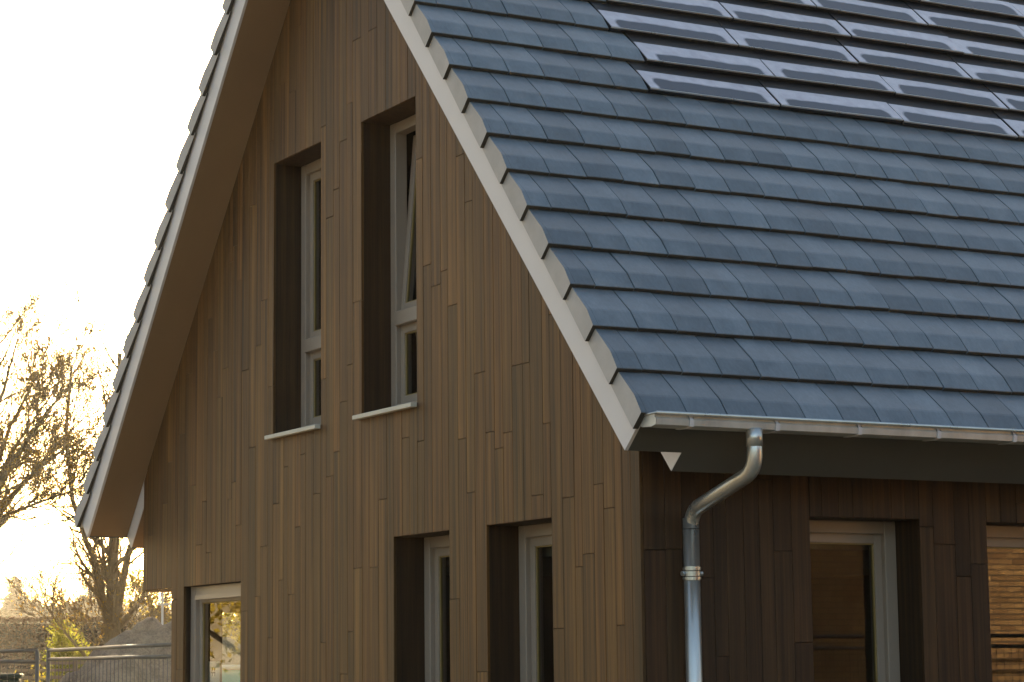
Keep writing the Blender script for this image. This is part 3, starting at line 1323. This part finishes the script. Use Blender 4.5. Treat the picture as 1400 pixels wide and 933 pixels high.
rh = random.Random(4)
hd = thing('clipped_hedge', 'long brown clipped beech hedge with a flat top behind the fence', 'hedge', polar(161.6, 68), rad(160 - 90 + 1))
mb = MB()
mb.box(-9, 9, -.35, .35, 0, 2.95)
mb.build('branch_core', [M['dark']], hd)
mb = MB()
pts = []
for _ in range(26000):
    x = rh.uniform(-7, 5)
    s = rh.random()
    if s < .72:
        z = rh.uniform(.8, 3.08)
        y = -.45 + rh.gauss(0, .07)
    else:
        z = 3.07 + rh.gauss(0, .03)
        y = rh.uniform(-.5, .5)
    pts.append((x, y, z))
leaf_quads(mb, pts, .085, rh)
mb.build('leaves', [M['beech']], hd)

# ---- trees
def grow_tree(name, label, cat_group, base, stems, rnd, leafmat, leafsize=.06, leafprob=.5, twig=1.0, dens=1.0, maxlev=4, per=5, droop=0.0, rotz=None, spread=1.0):
    """stems: list of (polyline points local, r0, r1, n_children, child_len)"""
    t = thing(name, label, 'tree', base, rad(160 - 90) if rotz is None else rotz, cat_group)
    trunk = MB()
    br = MB()
    leaves = []

    def limb(p, d, ln, r, lev):
        n = max(3, int(5 - lev * .5))
        pts, rs_ = [Vector(p)], [r]
        dd = Vector(d).normalized()
        for k in range(n):
            dd = (dd + Vector((rnd.gauss(0, .16), rnd.gauss(0, .16), rnd.gauss(0, .13) + .06 - droop * lev * .05))).normalized()
            pts.append(pts[-1] + dd * ln / n)
            rs_.append(max(.006, r * (1 - .75 * (k + 1) / n)))
        br.tube(pts, rs_, 5 if r > .02 else 3, 0, False)
        if lev >= maxlev - 1:
            for q in pts[1:]:
                if rnd.random() < leafprob:
                    for _ in range(rnd.randint(1, 3)):
                        leaves.append(q + Vector((rnd.gauss(0, .05), rnd.gauss(0, .05), rnd.gauss(0, .05))))
        if lev < maxlev:
            m = max(1, int(per * dens * rnd.uniform(.7, 1.25)))
            for _ in range(m):
                s = rnd.uniform(.25, 1.0)
                k = min(n - 1, int(s * n))
                q = pts[k].lerp(pts[k + 1], s * n - k if k < n else 1)
                dv = (pts[k + 1] - pts[k]).normalized()
                sd_ = Vector((rnd.gauss(0, 1), rnd.gauss(0, 1), rnd.gauss(0, .7) + .25))
                sd_ = (sd_ - dv * sd_.dot(dv)).normalized()
                nd_ = dv * rnd.uniform(.7, 1.1) + sd_ * rnd.uniform(.5, 1.0) * spread
                limb(q, nd_, ln * rnd.uniform(.42, .68) * twig, rs_[k] * rnd.uniform(.45, .65), lev + 1)

    for pl, r0, r1, nch, cl in stems:
        pl = [Vector(p) for p in pl]
        n = len(pl)
        # refine the polyline with a little wander
        fine, rr = [], []
        for k in range(n - 1):
            for s in range(4):
                f_ = (k + s / 4) / (n - 1)
                q = pl[k].lerp(pl[k + 1], s / 4) + Vector((rnd.gauss(0, r0 * .12), rnd.gauss(0, r0 * .12), 0)) * (1 if (k or s) else 0)
                fine.append(q)
                rr.append(r0 + (r1 - r0) * f_)
        fine.append(pl[-1])
        rr.append(r1)
        trunk.tube(fine, rr, 9 if r0 > .08 else 6, 0, True)
        for _ in range(nch):
            f_ = rnd.uniform(.3, 1.0)
            k = min(len(fine) - 2, int(f_ * (len(fine) - 1)))
            dv = (fine[k + 1] - fine[k]).normalized()
            sd_ = Vector((rnd.gauss(0, 1), rnd.gauss(0, 1), rnd.gauss(0, .5) + .3))
            sd_ = (sd_ - dv * sd_.dot(dv)).normalized()
            limb(fine[k], dv * rnd.uniform(.5, 1.0) + sd_ * rnd.uniform(.4, .9) * spread, cl * rnd.uniform(.6, 1.2), rr[k] * rnd.uniform(.35, .6), 1)
    trunk.build('trunk', [M['bark']], t, True)
    if br.v:
        br.build('crown', [M['bark']], t)
    if leaves:
        lm = MB()
        leaf_quads(lm, leaves, leafsize, rnd)
        lm.build('foliage', [leafmat], t)
    return t


# local axes of a tree: x right across the view, y away, z up
ra = random.Random(31)
grow_tree('bare_oak_tree', 'tallest tree, sweeping limbs rising from beyond the left edge of the photo', None, polar(164.35, 44),
          [([(0, 0, 0), (.05, 0, 1.2), (.1, 0, 2.6), (.15, 0, 4.2), (.2, .1, 6.0), (.45, 0, 8.3)], .24, .04, 22, 1.6),
           ([(.1, 0, 2.5), (.55, .2, 3.9), (1.0, .3, 4.75), (1.7, .2, 5.5), (2.4, .1, 5.9)], .085, .012, 20, 1.0),
           ([(.1, 0, 2.6), (.6, -.4, 4.3), (1.05, -.5, 5.3), (1.7, -.6, 6.3), (2.2, -.6, 6.9)], .085, .012, 20, 1.0),
           ([(.1, 0, 2.8), (.6, .5, 4.9), (1.0, .7, 6.2), (1.5, .8, 7.2)], .085, .012, 20, 1.0),
           ([(.1, 0, 2.9), (.5, -.2, 5.0), (.85, -.3, 6.5), (1.15, -.3, 7.7)], .085, .012, 20, 1.0),
           ([(.1, 0, 2.7), (.6, 0, 4.6), (1.1, .1, 5.7), (1.9, .1, 6.9)], .07, .012, 20, 1.0),
           ([(.1, 0, 2.4), (.6, -.7, 3.7), (1.0, -.8, 4.4), (1.8, -.9, 4.7), (2.5, -1.0, 4.95)], .06, .010, 26, .9),
           ([(.1, 0, 2.5), (.5, .6, 4.1), (1.0, .9, 5.0), (1.9, 1.1, 5.5)], .06, .010, 24, 1.0),
           ([(0, 0, 2.4), (-1.2, 0, 4.2), (-2.2, .2, 6.2)], .10, .02, 12, 1.3)],
          ra, M['leaf_gold'], .05, .26, .95, 1.0, 4, 4, spread=.65)
ra = random.Random(32)
grow_tree('multi_stem_tree', 'leaf-shedding tree with a forked thick trunk standing just behind the sand heap', None, polar(160.55, 50),
          [([(0, 0, 0), (.0, 0, 1.2), (.02, 0, 2.4), (.0, 0, 3.6), (.05, .1, 5.0), (.2, .1, 6.8), (.1, 0, 8.3)], .20, .05, 26, 1.5),
           ([(0, 0, 1.9), (-.12, .1, 2.9), (-.42, .1, 4.0), (-.85, .1, 5.2), (-1.0, 0, 6.6), (-.9, 0, 8.0)], .09, .025, 26, 1.3),
           ([(.03, 0, 2.2), (.18, 0, 3.2), (.40, 0, 4.3), (.45, .1, 5.6), (.3, .1, 8.0)], .10, .04, 10, 1.2),
           ([(-.05, 0, 1.3), (-.6, -.2, 2.0), (-1.1, -.2, 2.6), (-1.5, -.2, 3.2)], .045, .010, 16, .9),
           ([(-.05, 0, 1.5), (-.35, -.1, 2.3), (-.6, -.2, 3.1)], .035, .008, 12, .8),
           ([(.05, 0, 1.5), (.35, -.1, 2.3), (.65, -.2, 3.2)], .035, .008, 12, .8),
           ([(.05, 0, 1.4), (.55, .1, 2.2), (1.05, .1, 3.0), (1.4, .1, 3.6)], .045, .010, 14, .9),
           ([(0, 0, 1.3), (.5, -.2, 1.9), (1.1, -.2, 2.5)], .03, .008, 10, .7)],
          ra, M['leaf_gold'], .05, .16, .9, 1.0, 3, 6, spread=.75)
ra = random.Random(33)
grow_tree('yellow_leaved_tree', 'small tree full of bright yellow leaves between the sand heap and the house overhang', None, polar(159.05, 58),
          [([(0, 0, 0), (.1, 0, 1.5), (.1, 0, 3.0), (.3, 0, 5.2)], .12, .03, 26, 1.3),
           ([(.05, 0, 1.2), (-.4, .1, 2.4), (-.7, .1, 3.6)], .06, .02, 16, 1.0),
           ([(.05, 0, 1.2), (.8, .1, 2.2), (1.5, .1, 3.3)], .06, .02, 18, 1.0),
           ([(.05, 0, 1.0), (1.2, -.1, 1.9), (2.3, .1, 2.9)], .06, .02, 24, 1.0),
           ([(.05, 0, .8), (1.4, -.1, 1.6), (2.6, .1, 2.2)], .06, .02, 20, .9),
           ([(.05, 0, 1.6), (1.0, .1, 3.0), (1.9, .1, 4.2)], .06, .02, 20, 1.0)],
          ra, M['leaf_yellow'], .105, .8, .85, 1.0, 3, 4)


def bush(name, label, base, R, H, n, mat, rnd, leaf=.05, stems=9):
    t = thing(name, label, 'bush', base, rad(70))
    mb = MB()
    pts = []
    for _ in range(stems):
        an, q = rnd.uniform(0, 6.28), rnd.random() ** .5
        tip = Vector((math.cos(an) * R * q, math.sin(an) * R * q, H * rnd.uniform(.75, 1.05) * (1 - .3 * q)))
        mid = tip * .5 + Vector((0, 0, H * .1))
        mb.tube([(0, 0, 0), mid, tip], [.02, .012, .004], 4, 0, False)
        for _ in range(n // stems):
            s = rnd.random() ** .6
            p = mid * (1 - s) + tip * s
            pts.append(p + Vector((rnd.gauss(0, R * .22), rnd.gauss(0, R * .22), rnd.gauss(0, H * .06))))
    mb.build('stem', [M['bark']], t)
    lm = MB()
    leaf_quads(lm, pts, leaf, rnd, .5)
    lm.build('foliage', [mat], t)
    return t


rbh = random.Random(51)
bush('garden_bush', 'rounded yellow-green bush in front of the brown hedge', polar(161.62, 55), .50, 2.85, 5200, M['leaf_green'], rbh, .075, 30)
bush('young_shrub', 'small bright yellow-leaved shrub growing through the fence at the left edge', polar(162.93, 31), .16, 1.86, 260, M['leaf_yellow'], rbh, .06, 5)
bush('low_shrub', 'low yellow shrub between the two site fence panels', polar(162.25, 36), .35, 1.66, 500, M['leaf_yellow'], rbh, .06, 9)


# ---- conifers of the far tree line
def conifer(label, az, dist, H, R, rnd):
    t = thing('conifer_tree', label, 'tree', polar(az, dist), rnd.uniform(0, 6), 'far line of conifers')
    mb = MB()
    mb.tube([(0, 0, 0), (0, 0, H * .6), (0, 0, H * .98)], [.16, .09, .02], 6)
    mb.build('trunk', [M['bark']], t)
    lm = MB()
    for _ in range(int(4200 * H / 8)):
        s = rnd.random() ** .75
        z = H * (1 - .9 * s)
        lay = .72 + .28 * math.sin(z * 5.0 + rnd.uniform(-.5, .5))
        r = R * 1.55 * (s ** .65) * lay * rnd.uniform(.25, 1.05) + .06
        an = rnd.uniform(0, 6.283)
        p = Vector((math.cos(an) * r, math.sin(an) * r, z + rnd.gauss(0, .05)))
        out = Vector((math.cos(an), math.sin(an), rnd.uniform(-.35, .25)))
        sd_ = Vector((-math.sin(an), math.cos(an), rnd.uniform(-.3, .3)))
        ln, wd = rnd.uniform(.3, .6), rnd.uniform(.10, .2)
        lm.poly([p - out * ln * .5, p + sd_ * wd, p + out * ln * .5 + Vector((0, 0, -.06)), p - sd_ * wd])
    lm.build('crown', [M['needle']], t)


rc = random.Random(61)
CON = [(163.55, 176, 7.6, 1.9, 'far conifer at the left edge of the photo, left of the tall pointed one'),
       (162.83, 170, 8.3, 1.9, 'tall pointed far conifer rising above the hedge on the left'),
       (162.35, 180, 7.0, 1.9, 'far conifer just right of the tall pointed one'),
       (161.95, 174, 6.5, 1.8, 'low far conifer above the middle of the hedge'),
       (161.60, 182, 6.7, 1.8, 'low far conifer above the yellow-green bush'),
       (161.25, 176, 6.6, 1.9, 'low far conifer left of the forked trunk'),
       (160.88, 168, 9.0, 2.1, 'tallest far conifer directly behind the forked trunk'),
       (160.42, 178, 7.8, 2.0, 'far conifer just right of the forked trunk'),
       (159.9, 172, 6.6, 1.9, 'far conifer above the top of the sand heap')]
for az, d, h, r, lb in CON:
    conifer(lb, az, d, h, r, rc)
rw = random.Random(62)
wm_ = MB()
pts = []
for _ in range(30000):
    an = rw.uniform(158.5, 165.0)
    d = rw.uniform(186, 196)
    p = polar(an, d, 0)
    hh = 6.9 + mnoise.noise(Vector((an * 2.3, 1.7, 0))) * 1.2 + mnoise.noise(Vector((an * 9.1, 4.2, 0))) * .8
    p.z = hh * rw.random() ** .6
    pts.append(p)
leaf_quads(wm_, pts, .55, rw)
wd_ = wm_.build('far_woodland', [M['needle']])
wd_['kind'] = 'stuff'
wd_['label'] = 'hazy mass of low woodland closing the view behind the conifers'
wd_['category'] = 'woodland'

# ---- golden trees in front of the gable, outside the view, mirrored in the panes
def leafy_tree(label, base, H, R, n, mat, rnd):
    t = thing('golden_leaved_tree', label, 'tree', base, rnd.uniform(0, 6), 'trees mirrored in the gable windows')
    mb = MB()
    mb.tube([(0, 0, 0), (.05, 0, H * .3), (0, .1, H * .6), (.1, 0, H * .9)], [.22, .17, .10, .03], 8)
    pts = []
    for _ in range(26):
        z0 = H * rnd.uniform(.18, .7)
        an = rnd.uniform(0, 6.283)
        tip = Vector((math.cos(an) * R * rnd.uniform(.6, 1), math.sin(an) * R * rnd.uniform(.6, 1), min(H, z0 + H * rnd.uniform(.1, .3))))
        mid = Vector((tip.x * .5, tip.y * .5, (z0 + tip.z) / 2 + .2))
        mb.tube([(0, 0, z0), mid, tip], [.07, .045, .012], 5, 0, False)
        for _ in range(n // 26):
            s = rnd.random() ** .6
            p = Vector((0, 0, z0)).lerp(mid, s * 2) if s < .5 else mid.lerp(tip, s * 2 - 1)
            pts.append(p + Vector((rnd.gauss(0, R * .17), rnd.gauss(0, R * .17), rnd.gauss(0, H * .06))))
    mb.build('trunk', [M['bark']], t)
    lm = MB()
    leaf_quads(lm, pts, .17, rnd)
    lm.build('crown', [mat], t)


rl = random.Random(77)
leafy_tree('golden-leaved tree mirrored in the corner window', (-33.5, -11.6, 0), 9.0, 3.6, 9000, M['leaf_yellow'], rl)
leafy_tree('golden-leaved tree mirrored in the lower gable windows', (-26.0, -14.6, 0), 8.0, 3.2, 8000, M['leaf_gold'], rl)

# ---- pale pole with cross arm
pp = thing('utility_pole', 'thin pale pole with a cross arm above the sand heap', 'pole', polar(159.34, 48), rad(70))
mb = MB()
mb.tube([(0, 0, 0), (0, 0, 3.35)], [.03, .022], 8)
mb.build('mast', [M['pole']], pp, True)
mb = MB()
mb.box(-.10, .55, -.02, .02, 2.90, 2.945)
mb.build('cross_arm', [M['pole']], pp)

# ---- neighbouring brick house, mirrored in the side window
NX, NY0, NY1 = 9.2, 0.6, 19.0  # near end lengthened, unseen, to keep eastern skylight off the side wall
nb = thing('brick_house', 'plain brick neighbour house mirrored in the second side window', 'house', (NX, NY0, 0))
mb = MB()
mb.box(0, 7.5, 0, NY1 - NY0, 0, 3.6)
mb.build('wall', [M['brick']], nb)
mb = MB()
mb.extrude([(-.4, 3.6), (7.9, 3.6), (3.75, 6.4)], -.3, NY1 - NY0 + .3, 'y')
mb.build('roof', [M['clay']], nb)
mb = MB()
mb.box(-.012, -.002, 15.2, 16.2, .9, 2.3)
mb.build('window', [M['black']], nb)
for y0_, lb in ((6.0, 'mesh site fence panel mirrored in the dark side window beside the downpipe'), (9.1, 'mesh site fence panel mirrored in the sunlit-looking side window')):
    fence_panel((7.6, y0_, 0), (7.6, y0_ + 3.0, 0), 1.86, 1.86, lb, 'fence by the brick house')

# ------------------------------------------------------------------ low sunlit autumn haze
mb = MB()
mb.box(-1600, 1600, -1600, 1600, -1.0, 14.0)
hz = NT('thin_haze')
hz.t.nodes.remove(hz.b)
pv = hz.n('ShaderNodeVolumePrincipled')
pv.inputs['Color'].default_value = (1.0, 0.93, 0.80, 1)
pv.inputs['Density'].default_value = 0.0004
pv.inputs['Anisotropy'].default_value = 0.62
hz.l(pv.outputs[0], hz.out.inputs['Volume'])
ho = mb.build('haze', [hz.m])
ho['kind'] = 'stuff'
ho['label'] = 'thin golden haze in the low sun'
